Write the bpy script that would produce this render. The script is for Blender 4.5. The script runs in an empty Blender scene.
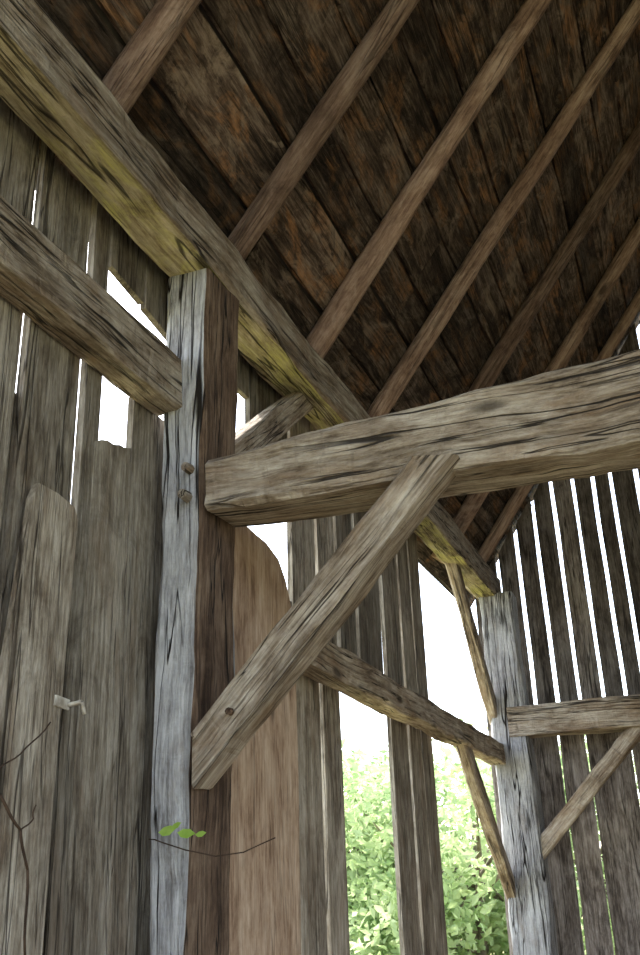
import bpy, math, random
from mathutils import Vector, Matrix, noise

EYE = 1.6
random.seed(4)
scene = bpy.context.scene

# ------------------------------------------------------------------ materials
def nn(nt, t, **kw):
    n = nt.nodes.new(t)
    for k, v in kw.items():
        setattr(n, k, v)
    return n

def wood(name, cols, blotch=None, blotch_amt=0.0, blotch_th=0.55, crack=1.0, bump=0.6, val=(0.7, 1.25), hew=0.0, bscale=(2.2, 7, 7), streak=0.35, stain=0.35, pale=None, pale_amt=0.6, fade=None):
    m = bpy.data.materials.new(name); m.use_nodes = True
    nt = m.node_tree; nt.nodes.clear(); L = nt.links.new
    out = nn(nt, 'ShaderNodeOutputMaterial'); b = nn(nt, 'ShaderNodeBsdfPrincipled')
    L(b.outputs[0], out.inputs[0])
    b.inputs['Roughness'].default_value = 0.85
    b.inputs['Specular IOR Level'].default_value = 0.2
    at = nn(nt, 'ShaderNodeAttribute', attribute_name='grain')
    ar = nn(nt, 'ShaderNodeAttribute', attribute_name='rnd')
    def noi(sc, detail=4, dist=0.0, rough=0.6):
        mp = nn(nt, 'ShaderNodeMapping'); mp.inputs['Scale'].default_value = sc
        L(at.outputs['Vector'], mp.inputs['Vector'])
        n = nn(nt, 'ShaderNodeTexNoise'); n.inputs['Scale'].default_value = 1
        n.inputs['Detail'].default_value = detail; n.inputs['Distortion'].default_value = dist
        n.inputs['Roughness'].default_value = rough
        L(mp.outputs[0], n.inputs['Vector']); return n.outputs['Fac']
    def math_(op, a, bb=None, c=None):
        n = nn(nt, 'ShaderNodeMath', operation=op)
        for i, v in enumerate((a, bb, c)):
            if v is None: continue
            if isinstance(v, (int, float)): n.inputs[i].default_value = v
            else: L(v, n.inputs[i])
        return n.outputs[0]
    def rng(v, a, c, d=0.0, e=1.0):
        n = nn(nt, 'ShaderNodeMapRange'); L(v, n.inputs[0])
        for i, q in enumerate((a, c, d, e)): n.inputs[i + 1].default_value = q
        return n.outputs[0]
    def mix(blend, fac, a, c):
        n = nn(nt, 'ShaderNodeMix', data_type='RGBA', blend_type=blend)
        for s, v in ((n.inputs[0], fac), (n.inputs[6], a), (n.inputs[7], c)):
            if isinstance(v, (int, float)): s.default_value = v
            elif isinstance(v, tuple): s.default_value = (*v, 1)
            else: L(v, s)
        return n.outputs[2]
    n1 = noi((9, 90, 90), 5, 0.15, 0.7); n2 = noi((1.1, 18, 18), 6, 0.7, 0.65); n3 = noi((3.5, 8, 8), 6, 0.4, 0.7)
    f = math_('ADD', math_('MULTIPLY', n2, 0.32), math_('ADD', math_('MULTIPLY', n1, 0.40), math_('MULTIPLY', n3, 0.48)))
    r = nn(nt, 'ShaderNodeValToRGB'); L(f, r.inputs[0])
    e = r.color_ramp.elements
    pos = [0.49, 0.56, 0.62, 0.71]
    e[0].position = pos[0]; e[0].color = (*cols[0], 1)
    e[1].position = pos[3]; e[1].color = (*cols[3], 1)
    for i in (1, 2):
        x = e.new(pos[i]); x.color = (*cols[i], 1)
    col = r.outputs[0]
    if pale:
        npl = noi((2.6, 5, 5), 7, 1.0, 0.75)
        col = mix('MIX', math_('MULTIPLY', rng(npl, 0.53, 0.64), pale_amt), col, pale)
    if blotch:
        nb = noi(bscale, 6, 0.8, 0.7)
        if fade:
            tc = nn(nt, 'ShaderNodeTexCoord'); sx = nn(nt, 'ShaderNodeSeparateXYZ')
            L(tc.outputs['Object'], sx.inputs[0])
            nb = math_('ADD', nb, rng(sx.outputs['Y'], fade[0], fade[1], -0.25, 0.0))
        rb = rng(nb, blotch_th - 0.04, blotch_th + 0.12)
        fb = math_('MULTIPLY', rb, math_('MULTIPLY', rng(n1, 0.35, 0.65, 0.35, 1.3), blotch_amt))
        fb = math_('MINIMUM', fb, 1.0)
        col = mix('MIX', fb, col, blotch)
    ns = noi((0.7, 38, 38), 4, 0.5, 0.6)
    st = math_('MULTIPLY', rng(ns, 0.53, 0.66), streak)
    col = mix('MIX', st, col, tuple(c * 0.6 for c in cols[0]))
    nd = noi((3.0, 4.5, 4.5), 7, 1.2, 0.72)
    col = mix('MIX', math_('MULTIPLY', rng(nd, 0.54, 0.68), stain), col, tuple(c * 0.7 for c in cols[0]))
    def crk(sc, w0, w1, m0, msc):
        nc = noi(sc, 3, 0.5)
        ca = math_('ABSOLUTE', math_('SUBTRACT', nc, 0.5))
        return math_('MULTIPLY', math_('SUBTRACT', 1.0, rng(ca, w0, w1)), rng(noi(msc, 2), m0, m0 + 0.07))
    ck = math_('MAXIMUM', crk((0.8, 24, 24), 0.005, 0.016, 0.48, (0.8, 4, 4)), crk((0.35, 8, 8), 0.003, 0.010, 0.44, (0.9, 3, 3)))
    ck = math_('MINIMUM', math_('MULTIPLY', ck, 0.9 * crack), 1.0)
    col = mix('MIX', ck, col, (0.012, 0.009, 0.007))
    mpv = nn(nt, 'ShaderNodeMapping'); mpv.inputs['Scale'].default_value = (1.6, 5, 5)
    L(at.outputs['Vector'], mpv.inputs['Vector'])
    vo = nn(nt, 'ShaderNodeTexVoronoi'); vo.inputs['Scale'].default_value = 1.0
    L(mpv.outputs[0], vo.inputs['Vector'])
    rk = rng(vo.outputs['Distance'], 0.06, 0.13, 0.8, 0)
    col = mix('MIX', rk, col, tuple(c * 0.35 for c in cols[0]))
    vr = rng(ar.outputs['Fac'], 0, 1, val[0], val[1])
    comb = nn(nt, 'ShaderNodeCombineColor')
    for i in range(3): L(vr, comb.inputs[i])
    col = mix('MULTIPLY', 1.0, col, comb.outputs[0])
    L(col, b.inputs['Base Color'])
    h = math_('ADD', math_('MULTIPLY', n1, 0.6), math_('SUBTRACT', math_('MULTIPLY', n2, 0.9), math_('MULTIPLY', ck, 1.2)))
    if hew > 0:
        nh = noi((16, 4, 4), 3, 0.6)
        h = math_('ADD', h, math_('MULTIPLY', nh, hew))
    bp = nn(nt, 'ShaderNodeBump'); bp.inputs['Strength'].default_value = bump
    bp.inputs['Distance'].default_value = 0.022
    L(h, bp.inputs['Height']); L(bp.outputs[0], b.inputs['Normal'])
    return m

BC = [(0.12, 0.088, 0.060), (0.26, 0.208, 0.155), (0.37, 0.315, 0.25), (0.55, 0.49, 0.405)]
M_beam = wood('weathered_hewn_timber', BC, crack=1.0, hew=1.1, bump=0.95, val=(0.75, 1.2),
              blotch=(0.24, 0.145, 0.075), blotch_amt=0.6, blotch_th=0.54)
M_plate_glow = wood('bounce_tinted_timber', [(0.14, 0.105, 0.06), (0.28, 0.23, 0.145), (0.40, 0.345, 0.23), (0.56, 0.50, 0.37)], crack=0.9, hew=1.0, bump=0.9, val=(0.9, 1.1),
              blotch=(0.58, 0.55, 0.20), blotch_amt=0.8, blotch_th=0.46, bscale=(3, 9, 9), fade=(-1.7, -0.8))  # yellow-green bounce glow painted into the plate underside, fading towards the near end
M_post = wood('silvered_post_timber', [(0.17, 0.165, 0.165), (0.32, 0.32, 0.33), (0.42, 0.425, 0.435), (0.56, 0.565, 0.58)], crack=1.1, bump=0.9, hew=0.5, val=(0.9, 1.1),
              blotch=(0.2, 0.16, 0.13), blotch_amt=0.6, blotch_th=0.57)
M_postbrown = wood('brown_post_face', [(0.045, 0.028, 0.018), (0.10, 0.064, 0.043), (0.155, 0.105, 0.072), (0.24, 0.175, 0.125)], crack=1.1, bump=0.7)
M_rafter = wood('pole_rafter_wood', [(0.10, 0.06, 0.042), (0.19, 0.12, 0.086), (0.26, 0.175, 0.13), (0.37, 0.27, 0.21)], crack=0.5, bump=0.8, streak=0.2, stain=0.55,
                pale=(0.36, 0.27, 0.21), pale_amt=0.5)
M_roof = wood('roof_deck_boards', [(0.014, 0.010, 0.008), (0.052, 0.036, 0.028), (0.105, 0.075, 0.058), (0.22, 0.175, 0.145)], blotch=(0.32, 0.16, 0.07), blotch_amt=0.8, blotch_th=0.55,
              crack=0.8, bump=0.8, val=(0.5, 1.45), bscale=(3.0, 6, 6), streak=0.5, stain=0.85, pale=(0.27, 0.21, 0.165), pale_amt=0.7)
M_board = wood('barn_siding_wood', [(0.10, 0.080, 0.060), (0.20, 0.17, 0.132), (0.29, 0.257, 0.208), (0.43, 0.39, 0.33)], crack=0.8, bump=0.75, val=(0.55, 1.3),
               blotch=(0.20, 0.13, 0.08), blotch_amt=0.5, blotch_th=0.55, streak=0.3, stain=0.55)
M_tan = wood('tan_siding_wood', [(0.20, 0.125, 0.08), (0.36, 0.245, 0.165), (0.46, 0.335, 0.235), (0.56, 0.44, 0.33)], crack=0.4, bump=0.4, streak=0.2, stain=0.3)
M_dark = wood('gable_siding_wood', [(0.06, 0.048, 0.04), (0.14, 0.117, 0.10), (0.22, 0.19, 0.168), (0.34, 0.305, 0.275)], crack=0.8, bump=0.6, val=(0.45, 1.35), stain=0.5)

def simple(name, c, c2=None, scale=5, rough=0.9, bump=0.0, transl=None):
    m = bpy.data.materials.new(name); m.use_nodes = True
    nt = m.node_tree; b = nt.nodes['Principled BSDF']; L = nt.links.new
    b.inputs['Roughness'].default_value = rough
    b.inputs['Specular IOR Level'].default_value = 0.2
    tc = nn(nt, 'ShaderNodeTexCoord'); n = nn(nt, 'ShaderNodeTexNoise')
    n.inputs['Scale'].default_value = scale; n.inputs['Detail'].default_value = 6
    L(tc.outputs['Object'], n.inputs['Vector'])
    r = nn(nt, 'ShaderNodeValToRGB'); L(n.outputs['Fac'], r.inputs[0])
    r.color_ramp.elements[0].position = 0.35; r.color_ramp.elements[1].position = 0.65
    r.color_ramp.elements[0].color = (*c, 1); r.color_ramp.elements[1].color = (*(c2 or c), 1)
    L(r.outputs[0], b.inputs['Base Color'])
    if bump:
        bp = nn(nt, 'ShaderNodeBump'); bp.inputs['Strength'].default_value = bump
        L(n.outputs['Fac'], bp.inputs['Height']); L(bp.outputs[0], b.inputs['Normal'])
    if transl:
        t = nn(nt, 'ShaderNodeBsdfTranslucent'); L(r.outputs[0], t.inputs['Color'])
        mx = nn(nt, 'ShaderNodeMixShader'); mx.inputs[0].default_value = transl
        L(b.outputs[0], mx.inputs[1]); L(t.outputs[0], mx.inputs[2])
        L(mx.outputs[0], nt.nodes['Material Output'].inputs[0])
    return m

M_grass = simple('meadow_grass', (0.18, 0.17, 0.07), (0.34, 0.31, 0.15), 3, bump=0.5)
M_dirt = simple('packed_straw_dirt', (0.17, 0.13, 0.09), (0.36, 0.29, 0.20), 4, bump=0.6)
M_leaf = simple('tree_leaves', (0.30, 0.43, 0.18), (0.68, 0.77, 0.48), 1.8, rough=0.6, transl=0.55)
M_bark = simple('tree_bark', (0.14, 0.12, 0.09), (0.28, 0.24, 0.19), 12, bump=0.6)
M_vine = simple('vine_stem', (0.03, 0.02, 0.015), (0.07, 0.045, 0.03), 20)
M_vleaf = simple('vine_leaf', (0.25, 0.42, 0.06), (0.38, 0.56, 0.12), 20, transl=0.4)
M_shingle = simple('roof_shingles', (0.04, 0.035, 0.03), (0.08, 0.07, 0.06), 8, bump=0.4)

# ------------------------------------------------------------------ mesh builder
class MB:
    def __init__(s):
        s.v = []; s.f = []; s.g = []; s.r = []; s.m = []; s.sm = []
    def obj(s, name, mats):
        me = bpy.data.meshes.new(name)
        me.from_pydata([(x, y, z + EYE) for x, y, z in s.v], [], s.f)
        a = me.attributes.new('grain', 'FLOAT_VECTOR', 'POINT')
        a.data.foreach_set('vector', [c for g in s.g for c in g])
        a = me.attributes.new('rnd', 'FLOAT', 'POINT'); a.data.foreach_set('value', s.r)
        for m in mats: me.materials.append(m)
        me.polygons.foreach_set('material_index', s.m)
        me.polygons.foreach_set('use_smooth', s.sm)
        me.update()
        o = bpy.data.objects.new(name, me); scene.collection.objects.link(o)
        c = sum((v.co for v in me.vertices), Vector()) / len(me.vertices)
        me.transform(Matrix.Translation(-c)); o.location = c
        return o
    def loft(s, rings, grains, rnd, mi=0, smooth=False, mif=None):
        base = len(s.v); n = len(rings[0])
        for R, G in zip(rings, grains):
            for p, g in zip(R, G):
                s.v.append(tuple(p)); s.g.append(tuple(g)); s.r.append(rnd)
        for i in range(len(rings) - 1):
            for j in range(n):
                k = (j + 1) % n
                s.f.append((base + i * n + j, base + i * n + k, base + (i + 1) * n + k, base + (i + 1) * n + j))
                s.m.append(mif(i, j) if mif else mi); s.sm.append(smooth)
        s.f.append(tuple(base + j for j in reversed(range(n)))); s.m.append(mi); s.sm.append(False)
        e = base + (len(rings) - 1) * n
        s.f.append(tuple(e + j for j in range(n))); s.m.append(mi); s.sm.append(False)
    def beam(s, p0, p1, w, h, up=(0, 0, 1), seg=20, ch=0.012, jit=0.004, rnd=None, mi=0, w1=None, h1=None,
             skew0=0, skew1=0, mif=None, bow=0.0, freq=2.2):
        """w across side axis, h along up axis"""
        p0, p1 = Vector(p0), Vector(p1); d = p1 - p0; Ln = d.length; d.normalize()
        sd = d.cross(Vector(up)).normalized(); u = sd.cross(d).normalized()
        w1 = w if w1 is None else w1; h1 = h if h1 is None else h1
        seed = random.uniform(0, 500); off = Vector((random.uniform(0, 50), random.uniform(0, 50), random.uniform(0, 50)))
        if rnd is None: rnd = random.random()
        rings = []; gr = []
        for i in range(seg + 1):
            t = i / seg; W = w + (w1 - w) * t; H = h + (h1 - h) * t
            a, b = W / 2, H / 2; c = min(ch, a * 0.6, b * 0.6)
            c *= 1 + 0.6 * noise.noise(Vector((t * Ln * 3, seed + 9, 0)))
            prof = [(-a + c, -b), (0, -b), (a - c, -b), (a, -b + c), (a, 0), (a, b - c), (a - c, b), (0, b), (-a + c, b), (-a, b - c), (-a, 0), (-a, -b + c)]
            R = []; G = []
            for j, (x, y) in enumerate(prof):
                x0, y0 = x, y
                q = Vector((t * Ln * freq, (j // 3) * 3.7 + seed, 0.3 * (j % 3)))
                x += jit * 1.6 * noise.noise(q); y += jit * 1.6 * noise.noise(q + Vector((0, 0, 31)))
                x += jit * 0.6 * noise.noise(q * 4.1); y += jit * 0.6 * noise.noise(q * 4.7 + Vector((3, 0, 0)))
                sk = 0
                if i == 0: sk = skew0 * x0
                if i == seg: sk = skew1 * x0
                bw = bow * math.sin(math.pi * t)
                R.append(p0 + d * (t * Ln + sk) + sd * x + u * (y + bw))
                G.append(Vector((t * Ln, x0, y0)) + off)
            rings.append(R); gr.append(G)
        s.loft(rings, gr, rnd, mi, False, mif)
    def pole(s, p0, p1, r0, r1, seg=26, n=12, bow=0.03, rnd=None, mi=0, rough=0.14):
        p0, p1 = Vector(p0), Vector(p1); d = p1 - p0; Ln = d.length; d.normalize()
        sd = d.cross(Vector((0, 1, 0.01))).normalized(); u = sd.cross(d).normalized()
        seed = random.uniform(0, 500); off = Vector((random.uniform(0, 50), random.uniform(0, 50), 0))
        rnd = random.random() if rnd is None else rnd
        b1, b2 = random.uniform(-bow, bow), random.uniform(-bow, bow) * 0.6
        rings = []; gr = []
        for i in range(seg + 1):
            t = i / seg; r = r0 + (r1 - r0) * t; R = []; G = []
            cx = b1 * math.sin(math.pi * t) ; cy = b2 * math.sin(2 * math.pi * t)
            for j in range(n):
                an = 2 * math.pi * j / n
                rr = r * (1 + rough * noise.noise(Vector((t * Ln * 1.8, seed + math.cos(an), math.sin(an)))) + 0.07 * noise.noise(Vector((t * Ln * 7, seed + math.cos(an) * 2, math.sin(an) * 2))))
                x = math.cos(an) * rr; y = math.sin(an) * rr
                R.append(p0 + d * (t * Ln) + sd * (x * 1.05) + u * (y + cx + cy))
                G.append(Vector((t * Ln, x, y)) + off)
            rings.append(R); gr.append(G)
        s.loft(rings, gr, rnd, mi, True)
    def plank(s, poly, plane, pos, th=0.025, rnd=None, mi=0):
        off = Vector((random.uniform(0, 50), random.uniform(0, 50), random.uniform(0, 50)))
        rnd = random.random() if rnd is None else rnd
        def P(a, z, t): return Vector((pos - t, a, z)) if plane == 'x' else Vector((a, pos + t, z))
        R0 = [P(a, z, 0) for a, z in poly]; R1 = [P(a, z, th) for a, z in poly]
        G0 = [Vector((z, a, 0)) + off for a, z in poly]; G1 = [Vector((z, a, th)) + off for a, z in poly]
        s.loft([R0, R1], [G0, G1], rnd, mi)
    def board(s, a0, a1, z0, z1, plane, pos, th=0.025, rnd=None, mi=0, wav=0.005, lean=0.0, top=None, bot=None, ragged=0.0):
        n = 14; sd = random.uniform(0, 300); L = []; Rr = []
        for i in range(n + 1):
            t = i / n; z = z0 + (z1 - z0) * t
            w1_ = wav * 2 * noise.noise(Vector((z * 1.7, sd, 0))); w2_ = wav * 2 * noise.noise(Vector((z * 1.7, sd + 50, 0)))
            L.append((a0 + w1_ + lean * t, z)); Rr.append((a1 + w2_ + lean * t, z))
        mid = []
        tl, tr = (top if top else (0, 0))
        if ragged > 0:
            k = 6
            for i in range(1, k):
                a = Rr[-1][0] + (L[-1][0] - Rr[-1][0]) * i / k
                mid.append((a, z1 + tr + (tl - tr) * i / k + random.uniform(-ragged, ragged)))
        L[-1] = (L[-1][0], z1 + tl); Rr[-1] = (Rr[-1][0], z1 + tr)
        if bot: L[0] = (L[0][0], z0 + bot[0]); Rr[0] = (Rr[0][0], z0 + bot[1])
        s.plank(Rr + mid + L[::-1], plane, pos, th, rnd, mi)

FL = -1.6
def single(name, mats, fn):
    m = MB(); fn(m); return m.obj(name, mats)

# ------------------------------------------------------------------ heavy frame
single('timber_post', [M_post, M_postbrown], lambda m: m.beam((-1.497, 2.73, FL), (-1.468, 2.73, 2.06), 0.115, 0.26, w1=0.178, up=(0, 1, 0), seg=60, ch=0.014, jit=0.009, rnd=0.6,
           mif=lambda i, j: 1 if j in (9, 10, 11) else 0))
single('timber_post', [M_post, M_postbrown], lambda m: m.beam((-1.37, 7.78, FL), (-1.375, 7.78, 2.07), 0.30, 0.25, w1=0.27, up=(0, 1, 0), seg=40, ch=0.016, jit=0.012, rnd=0.2))
single('wall_plate', [M_beam, M_plate_glow], lambda m: m.beam((-1.468, -2.0, 2.165), (-1.452, 7.97, 2.165), 0.18, 0.21, seg=110, ch=0.012, jit=0.011, rnd=0.4,
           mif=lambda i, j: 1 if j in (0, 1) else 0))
def f(m):
    off = Vector((3, 7, 1)); rings = []; gr = []
    stations = [(-1.385, 1.11, 1.285), (-1.2, 1.105, 1.30), (-0.9, 1.10, 1.325), (-0.5, 1.095, 1.345), (0, 1.088, 1.37), (0.6, 1.085, 1.38), (4.3, 1.08, 1.38)]
    xs = [-1.385 + i * (5.685 / 80) for i in range(81)]
    for i, x in enumerate(xs):
        for k in range(len(stations) - 1):
            if stations[k][0] <= x <= stations[k + 1][0] + 1e-6:
                t = (x - stations[k][0]) / (stations[k + 1][0] - stations[k][0]); break
        zb = stations[k][1] + t * (stations[k + 1][1] - stations[k][1]); zt = stations[k][2] + t * (stations[k + 1][2] - stations[k][2])
        y0, y1 = 2.60, 2.845
        c = 0.014 * (1 + 0.7 * noise.noise(Vector((x * 4, 1, 1))))
        zm = (zb + zt) / 2; ym = (y0 + y1) / 2
        prof = [(y0 + c, zb), (ym, zb), (y1 - c, zb), (y1, zb + c), (y1, zm), (y1, zt - c), (y1 - c, zt), (ym, zt), (y0 + c, zt), (y0, zt - c), (y0, zm + .05), (y0, zm - .04), (y0, zb + c)]
        R = []; G = []
        for j, (y, z) in enumerate(prof):
            q = Vector((x * 2.2, j * 1.3, 5))
            R.append(Vector((x, y + 0.014 * noise.noise(q) + 0.008 * noise.noise(q * 4), z + 0.012 * noise.noise(q + Vector((0, 0, 20))) + 0.008 * noise.noise(q * 4.5))))
            G.append(Vector((x, y, z)) + off)
        rings.append(R); gr.append(G)
    m.loft(rings, gr, 0.45)
single('tie_beam', [M_beam], f)
single('tie_beam', [M_beam], lambda m: m.beam((-1.37, 7.735, 1.025), (4.3, 7.735, 1.045), 0.2, 0.235, seg=50, ch=0.012, jit=0.01, rnd=0.6))
def f(m):
    m.beam((-1.395, 2.62, 0.315), (-0.60, 2.62, 1.135), 0.115, 0.125, up=(0, 1, 0), seg=26, ch=0.01, jit=0.007, rnd=0.45, skew0=1.04, skew1=-0.8)
    m.pole((-1.27, 2.562, 0.44), (-1.27, 2.545, 0.44), 0.011, 0.011, seg=2, n=8, bow=0, mi=1)
single('knee_brace', [M_beam, M_postbrown], f)
single('knee_brace', [M_beam], lambda m: m.beam((-1.50, 2.80, 1.30), (-1.50, 3.82, 2.12), 0.08, 0.125, up=(0, 0, 1), seg=16, jit=0.005, rnd=0.7))
single('knee_brace', [M_beam], lambda m: m.beam((-1.49, 6.64, 2.12), (-1.49, 7.74, 1.06), 0.08, 0.12, up=(0, 0, 1), seg=16, jit=0.005, rnd=0.8))
single('knee_brace', [M_beam], lambda m: m.beam((-1.49, 6.42, 0.82), (-1.49, 7.74, -0.22), 0.08, 0.12, up=(0, 0, 1), seg=16, jit=0.005, rnd=0.8))
single('knee_brace', [M_beam], lambda m: m.beam((-1.30, 7.72, 0.03), (-0.36, 7.72, 0.97), 0.09, 0.12, up=(0, 0, 1), seg=16, jit=0.005, rnd=0.7))
single('wall_girt', [M_beam], lambda m: m.beam((-1.545, -2.0, 1.60), (-1.54, 2.615, 1.60), 0.11, 0.205, seg=50, ch=0.01, jit=0.009, rnd=0.35))
single('wall_girt', [M_beam], lambda m: m.beam((-1.515, 3.52, 0.875), (-1.48, 7.68, 0.785), 0.12, 0.15, seg=40, ch=0.01, jit=0.01, rnd=0.95))
single('wooden_peg', [M_beam], lambda m: m.pole((-1.443, 2.62, 1.262), (-1.446, 2.568, 1.262), 0.018, 0.015, seg=4, n=7, bow=0, rnd=0.0))
single('wooden_peg', [M_beam], lambda m: m.pole((-1.453, 2.62, 1.165), (-1.445, 2.55, 1.158), 0.019, 0.016, seg=4, n=7, bow=0, rnd=0.0))

# ------------------------------------------------------------------ roof
TAN = 1.327
def zr(x): return TAN * x + 4.25      # rafter centre line
XR, ZR = 1.5, TAN * 1.5 + 4.25
ph = math.atan(TAN)
for y in (-1.5, -0.6, 0.3, 1.16, 2.02, 2.91, 3.79, 4.69, 5.71, 6.72, 7.55):
    r0 = random.uniform(0.053, 0.063)
    x0 = -1.60
    single('pole_rafter', [M_rafter], lambda m: m.pole((x0, y, zr(x0)), (XR + 0.05, y + random.uniform(-.03, .03), zr(XR + 0.05)), r0, r0 * 0.85, bow=0.025))
    single('pole_rafter', [M_rafter], lambda m: m.pole((4.60, y + 0.1, zr(3 - 4.60)), (XR + 0.05, y + 0.1, zr(XR - 0.05)), r0, r0 * 0.85, bow=0.02, seg=12))
XE = -1.655
def f(m):
    n_ = Vector((-math.sin(ph), 0, math.cos(ph))); dv = Vector((math.cos(ph), 0, math.sin(ph)))
    Ls = (XR - XE) / math.cos(ph); s0 = 0
    while s0 < Ls - 0.02:
        w = min(random.uniform(0.22, 0.32), Ls - s0)
        c = Vector((XE, 0, zr(XE))) + dv * (s0 + w / 2) + n_ * (0.068 + random.uniform(0, 0.014))
        cuts = [-2.2, random.uniform(1.0, 5.2), 8.15]
        for a, b in zip(cuts[:-1], cuts[1:]):
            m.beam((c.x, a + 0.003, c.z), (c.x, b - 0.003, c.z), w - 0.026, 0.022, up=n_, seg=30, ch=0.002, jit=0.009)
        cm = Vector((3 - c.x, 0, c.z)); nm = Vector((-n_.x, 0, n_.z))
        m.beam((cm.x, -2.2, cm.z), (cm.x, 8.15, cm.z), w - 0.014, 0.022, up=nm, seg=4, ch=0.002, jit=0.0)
        s0 += w
    for sgn in (1, -1):
        def X(x): return x if sgn == 1 else 3 - x
        nx = n_ if sgn == 1 else Vector((-n_.x, 0, n_.z))
        a = Vector((X(XE), 0, zr(XE))) + nx * 0.114; b = Vector((X(XR + 0.06), 0, zr(XR + 0.06))) + nx * 0.114
        m.beam(((a.x + b.x) / 2, -2.25, (a.z + b.z) / 2), ((a.x + b.x) / 2, 8.2, (a.z + b.z) / 2), (b - a).length, 0.03, up=nx, seg=2, ch=0.002, jit=0, mi=1)
single('ceiling', [M_roof, M_shingle], f)

# ------------------------------------------------------------------ left wall siding
XW = -1.60
def f(m):
    B = lambda a0, a1, z0, z1, **k: m.board(a0, a1, z0, z1, 'x', k.pop('pos', XW), **k)
    T = 2.2
    B(1.36, 1.62, FL, T); B(1.63, 1.885, FL, T, rnd=0.45, wav=0.003)
    B(1.86, 1.95, FL, 1.27, rnd=0.2, pos=XW - 0.027)
    B(1.92, 2.17, FL, T, rnd=0.35, wav=0.003)
    B(2.205, 2.29, FL, T, rnd=0.2, wav=0.003)
    B(2.14, 2.24, FL, 0.95, rnd=0.2, pos=XW - 0.027)
    B(2.27, 2.475, FL, 1.29, rnd=0.5, top=(-0.03, 0.03), ragged=0.012, pos=XW + 0.003)
    B(2.485, 2.76, FL, 1.52, rnd=0.35, top=(0, -0.01), pos=XW)
    B(2.30, 2.52, 1.91, T, rnd=0.1, bot=(0.03, 0.0)); B(2.53, 2.80, 1.90, T, rnd=0.1, bot=(0.0, -0.04))
    B(2.77, 3.02, FL, 1.35, rnd=0.3); B(3.03, 3.28, FL, 1.15, rnd=0.3)
    B(2.81, 3.12, 1.93, T, rnd=0.15); B(3.13, 3.40, 1.94, T, rnd=0.15); B(3.41, 3.83, 1.80, T, rnd=0.1)
    B(3.29, 3.52, FL, 0.9, rnd=0.4); B(3.54, 3.84, FL, 1.12, rnd=0.5, ragged=0.02)
    m.plank([(2.89, FL), (3.44, FL), (3.47, -0.3), (3.485, 0.4), (3.48, 0.8), (3.455, 0.97), (3.40, 1.08), (3.33, 1.15), (3.21, 1.185), (3.12, 1.19), (3.02, 1.20), (2.92, 1.20), (2.9, 0.3)], 'x', -1.44, th=0.022, rnd=0.6, mi=1)
    B(3.86, 4.145, FL, T, rnd=1.15); B(4.19, 4.42, FL, T, rnd=1.05)
    B(4.475, 4.72, 0.84, T, rnd=0.15, bot=(0.02, -0.03)); B(4.775, 5.17, 0.81, T, rnd=0.2, bot=(0.0, -0.02))
    B(5.25, 5.57, FL, T, rnd=0.6); B(5.635, 5.88, FL, T, rnd=0.7, lean=-0.02); B(5.89, 6.13, FL, T, rnd=0.5)
    y = 4.45
    while y < 5.2: B(y, y + 0.19, FL, -0.95); y += 0.2
    y = 6.2
    while y < 7.9: B(y, y + 0.23, FL, -1.0); y += 0.24
    m.plank([(1.84, FL), (2.09, FL), (2.125, -0.2), (2.135, 0.5), (2.15, 0.955), (2.13, 0.985), (2.05, 1.0), (1.965, 1.0), (1.945, 0.95), (1.90, 0.5), (1.87, -0.2)], 'x', XW + 0.045, th=0.022, rnd=0.85)
    # small iron latch hook on the loose board edge
    m.beam((XW + 0.048, 2.10, 0.435), (XW + 0.048, 2.16, 0.43), 0.006, 0.028, seg=3, ch=0.001, jit=0, mi=2)
    m.pole((XW + 0.05, 2.155, 0.43), (XW + 0.09, 2.16, 0.435), 0.006, 0.006, seg=3, n=7, bow=0, mi=2)
    m.pole((XW + 0.09, 2.16, 0.435), (XW + 0.09, 2.175, 0.405), 0.006, 0.005, seg=3, n=7, bow=0, mi=2)
    y = -2.0
    while y < -0.95: B(y, y + 0.26, FL, T); y += 0.27
M_iron = simple('worn_iron', (0.25, 0.22, 0.18), (0.6, 0.58, 0.52), 30, rough=0.4)
single('wall_left', [M_board, M_tan, M_iron], f)

# ------------------------------------------------------------------ gable wall
def f(m):
    ed = [-1.62, -1.385, -1.195, -1.02, -0.835, -0.655, -0.48, -0.335]
    x = -0.335
    while x < 4.5:
        x += random.uniform(0.17, 0.24); ed.append(x)
    for a, b in zip(ed[:-1], ed[1:]):
        g = random.uniform(0.024, 0.040)
        za = min(zr(a), zr(3 - a)) + 0.09; zb = min(zr(b), zr(3 - b)) + 0.09
        m.board(a + g / 2, b - g / 2, 1.02, min(za, zb), 'y', 8.0, wav=0.004, top=(za - min(za, zb), zb - min(za, zb)), rnd=random.uniform(0.05, 0.6))
    x = -1.62; i = 0
    ws = [0.32, 0.25, 0.21, 0.34, 0.30, 0.28]
    while x < 4.5:
        w = ws[i % 6]; i += 1
        m.board(x + 0.006, x + w - 0.006, FL, 1.05, 'y', 8.026, wav=0.005, rnd=random.uniform(0.4, 1.0)); x += w
single('wall_gable', [M_dark], f)

# ------------------------------------------------------------------ right wall (mostly open doorway, out of view)
def f(m):
    y = 3.0
    while y < 8.0: m.board(y, y + 0.24, FL, 2.1, 'x', 4.65); y += 0.25
    m.beam((4.55, -2.0, 2.165), (4.55, 7.95, 2.165), 0.18, 0.21, seg=20)
    for y in (-1.8, 2.73, 7.78): m.beam((4.5, y, FL), (4.5, y, 2.06), 0.2, 0.22, up=(0, 1, 0), seg=12)
single('unseen_wall_right', [M_board], f)

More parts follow.
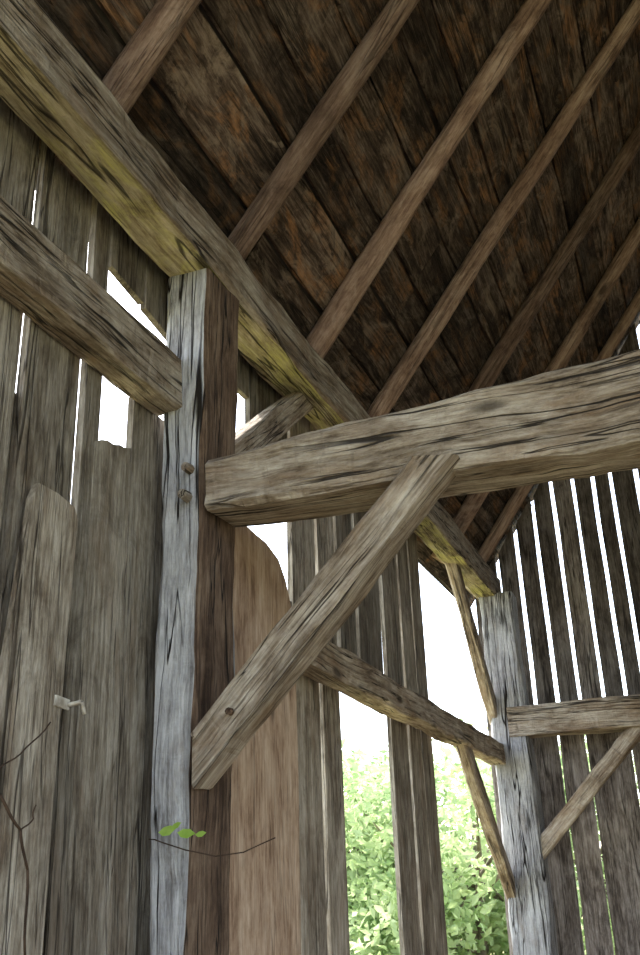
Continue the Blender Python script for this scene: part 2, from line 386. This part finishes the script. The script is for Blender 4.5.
# ------------------------------------------------------------------ floor / ground
single('floor', [M_dirt], lambda m: m.beam((1.5, -2.0, FL - 0.06), (1.5, 8.2, FL - 0.06), 6.3, 0.12, seg=8, jit=0))
me = bpy.data.meshes.new('ground'); N = 40; S = 120
vs = []; fs = []
for i in range(N + 1):
    for j in range(N + 1):
        x = (i / N - 0.5) * S; y = (j / N - 0.5) * S
        d = max(0, math.hypot(x - 1.5, y - 3) - 9)
        vs.append((x, y, -0.1 + 0.02 * d + 0.25 * min(1, d / 6) * noise.noise(Vector((x * .15, y * .15, 0)))))
for i in range(N):
    for j in range(N):
        a = i * (N + 1) + j; fs.append((a, a + N + 1, a + N + 2, a + 1))
me.from_pydata(vs, [], fs); me.materials.append(M_grass)
o = bpy.data.objects.new('ground', me); scene.collection.objects.link(o)

# ------------------------------------------------------------------ trees
def tree(cx, cy, h, rad, nleaf, zlow=0.3):
    m = MB(); z0 = FL
    m.pole((cx, cy, z0 - 0.2), (cx + 0.1, cy, z0 + h * 0.75), 0.10, 0.04, bow=0.1)
    blobs = []
    for i in range(18):
        an = random.uniform(0, 6.28); rr = rad * math.sqrt(random.random()) * 0.8
        zz = z0 + random.uniform(zlow, h * 0.86)
        p = Vector((cx + math.cos(an) * rr, cy + math.sin(an) * rr, zz))
        blobs.append((p, random.uniform(0.35, 0.62) * rad * 0.75))
        m.pole((cx, cy, z0 + h * random.uniform(0.15, 0.5)), p, 0.03, 0.01, seg=6, n=6, bow=0.1)
    for k in range(nleaf):
        p, r = random.choice(blobs)
        d = Vector((random.gauss(0, 1), random.gauss(0, 1), random.gauss(0, 1))).normalized() * r * random.random() ** 0.4
        c = p + d
        if c.z < z0: continue
        s = random.uniform(0.05, 0.10)
        a = Vector((random.gauss(0, 1), random.gauss(0, 1), random.gauss(0, 0.7))).normalized()
        b = a.cross(Vector((random.gauss(0, 1), random.gauss(0, 1), random.gauss(0, 1)))).normalized()
        n3 = a.cross(b) * s * 0.2
        bi = len(m.v)
        for q in (c - a * s, c - a * 0.1 * s + b * s * 0.55 + n3, c + a * s, c - a * 0.1 * s - b * s * 0.55 + n3):
            m.v.append(tuple(q)); m.g.append((0, 0, 0)); m.r.append(0.5)
        m.f.append((bi, bi + 1, bi + 2, bi + 3)); m.m.append(1); m.sm.append(False)
    m.obj('leafy_tree', [M_bark, M_leaf])
tree(-5.0, 14.0, 3.9, 2.4, 13000)
tree(-3.0, 13.0, 3.3, 2.0, 11000)
tree(-1.6, 16.0, 3.7, 2.2, 8000)
tree(-8.5, 15.0, 4.2, 2.8, 11000)
tree(-10.5, 9.5, 3.2, 2.4, 7000)

# ------------------------------------------------------------------ vines
def vine(paths, leaves):
    m = MB()
    for pts, r in paths:
        for a, b in zip(pts[:-1], pts[1:]):
            m.pole(a, b, r, r * 0.9, seg=5, n=6, bow=0.006)
    for c, a, s in leaves:
        c = Vector(c); a = Vector(a).normalized(); b = a.cross(Vector((0.2, -1, 0.5))).normalized(); bi = len(m.v)
        out = [(-1, 0, 0), (-.5, .45, .06), (.2, .5, .08), (1, 0, -.05), (.2, -.5, .08), (-.5, -.45, .06)]
        n3 = a.cross(b)
        for x, y, z in out:
            m.v.append(tuple(c + a * x * s + b * y * s + n3 * z * s)); m.g.append((0, 0, 0)); m.r.append(.5)
        m.f.append(tuple(range(bi, bi + 6))); m.m.append(1); m.sm.append(False)
    return m.obj('vine', [M_vine, M_vleaf])
vine([([(-1.50, 1.70, 0.25), (-1.45, 1.79, 0.177), (-1.45, 1.87, 0.106), (-1.46, 1.92, 0.023), (-1.48, 1.96, -0.152), (-1.5, 1.95, -0.6), (-1.5, 1.9, -1.6)], 0.0035),
      ([(-1.5, 1.72, 0.15), (-1.47, 1.79, 0.22), (-1.46, 1.86, 0.27), (-1.45, 1.95, 0.352)], 0.002),
      ([(-1.45, 1.87, 0.106), (-1.44, 1.90, 0.13), (-1.44, 1.905, 0.16)], 0.002)], [])
vine([([(-1.53, 2.56, 0.10), (-1.475, 2.5, 0.095), (-1.38, 2.5, 0.065), (-1.285, 2.5, 0.045), (-1.20, 2.5, 0.052), (-1.105, 2.5, 0.085)], 0.0018)],
     [((-1.43, 2.49, 0.118), (1, 0, 0.15), 0.030), ((-1.37, 2.49, 0.108), (1, 0.1, -0.1), 0.028), ((-1.40, 2.485, 0.130), (0.8, 0, 0.3), 0.018), ((-1.33, 2.5, 0.105), (1, 0, 0.1), 0.018)])

# ------------------------------------------------------------------ light
w = bpy.data.worlds.new('sky'); scene.world = w; w.use_nodes = True
nt = w.node_tree; bg = nt.nodes['Background']
sky = nn(nt, 'ShaderNodeTexSky', sky_type='NISHITA')
sky.sun_disc = False; sky.sun_elevation = math.radians(48); sky.sun_rotation = math.radians(300)
sky.air_density = 1.0; sky.dust_density = 2.0
hs = nn(nt, 'ShaderNodeHueSaturation'); hs.inputs['Saturation'].default_value = 0.6
nt.links.new(sky.outputs[0], hs.inputs['Color']); nt.links.new(hs.outputs[0], bg.inputs[0]); bg.inputs[1].default_value = 0.92
sd = bpy.data.lights.new('sun', 'SUN'); sd.energy = 10; sd.angle = math.radians(1.0); sd.color = (1, 0.94, 0.84)
so = bpy.data.objects.new('sun', sd); scene.collection.objects.link(so)
dirv = Vector((0.66, -0.36, -0.85))
so.rotation_euler = dirv.to_track_quat('-Z', 'Y').to_euler(); so.location = (-10, -5, 14)

# ------------------------------------------------------------------ camera
R = Vector((0.9307, 0.3643, -0.0334)); D = Vector((-0.168, 0.3443, -0.9236)); F = Vector((-0.3251, 0.8653, 0.3820))
F.normalize(); R = (R - F * R.dot(F)).normalized(); D = F.cross(R).normalized()
U_ = -D
if U_.z < 0: U_ = -U_
mat = Matrix(((R.x, U_.x, -F.x, 0), (R.y, U_.y, -F.y, 0), (R.z, U_.z, -F.z, EYE), (0, 0, 0, 1)))
cd = bpy.data.cameras.new('camera'); cam = bpy.data.objects.new('camera', cd); scene.collection.objects.link(cam)
cam.matrix_world = mat
cd.sensor_fit = 'VERTICAL'; cd.sensor_height = 36; cd.lens = 950 / 955 * 36; cd.clip_start = 0.05; cd.clip_end = 500
scene.camera = cam
scene.view_settings.view_transform = 'Standard'
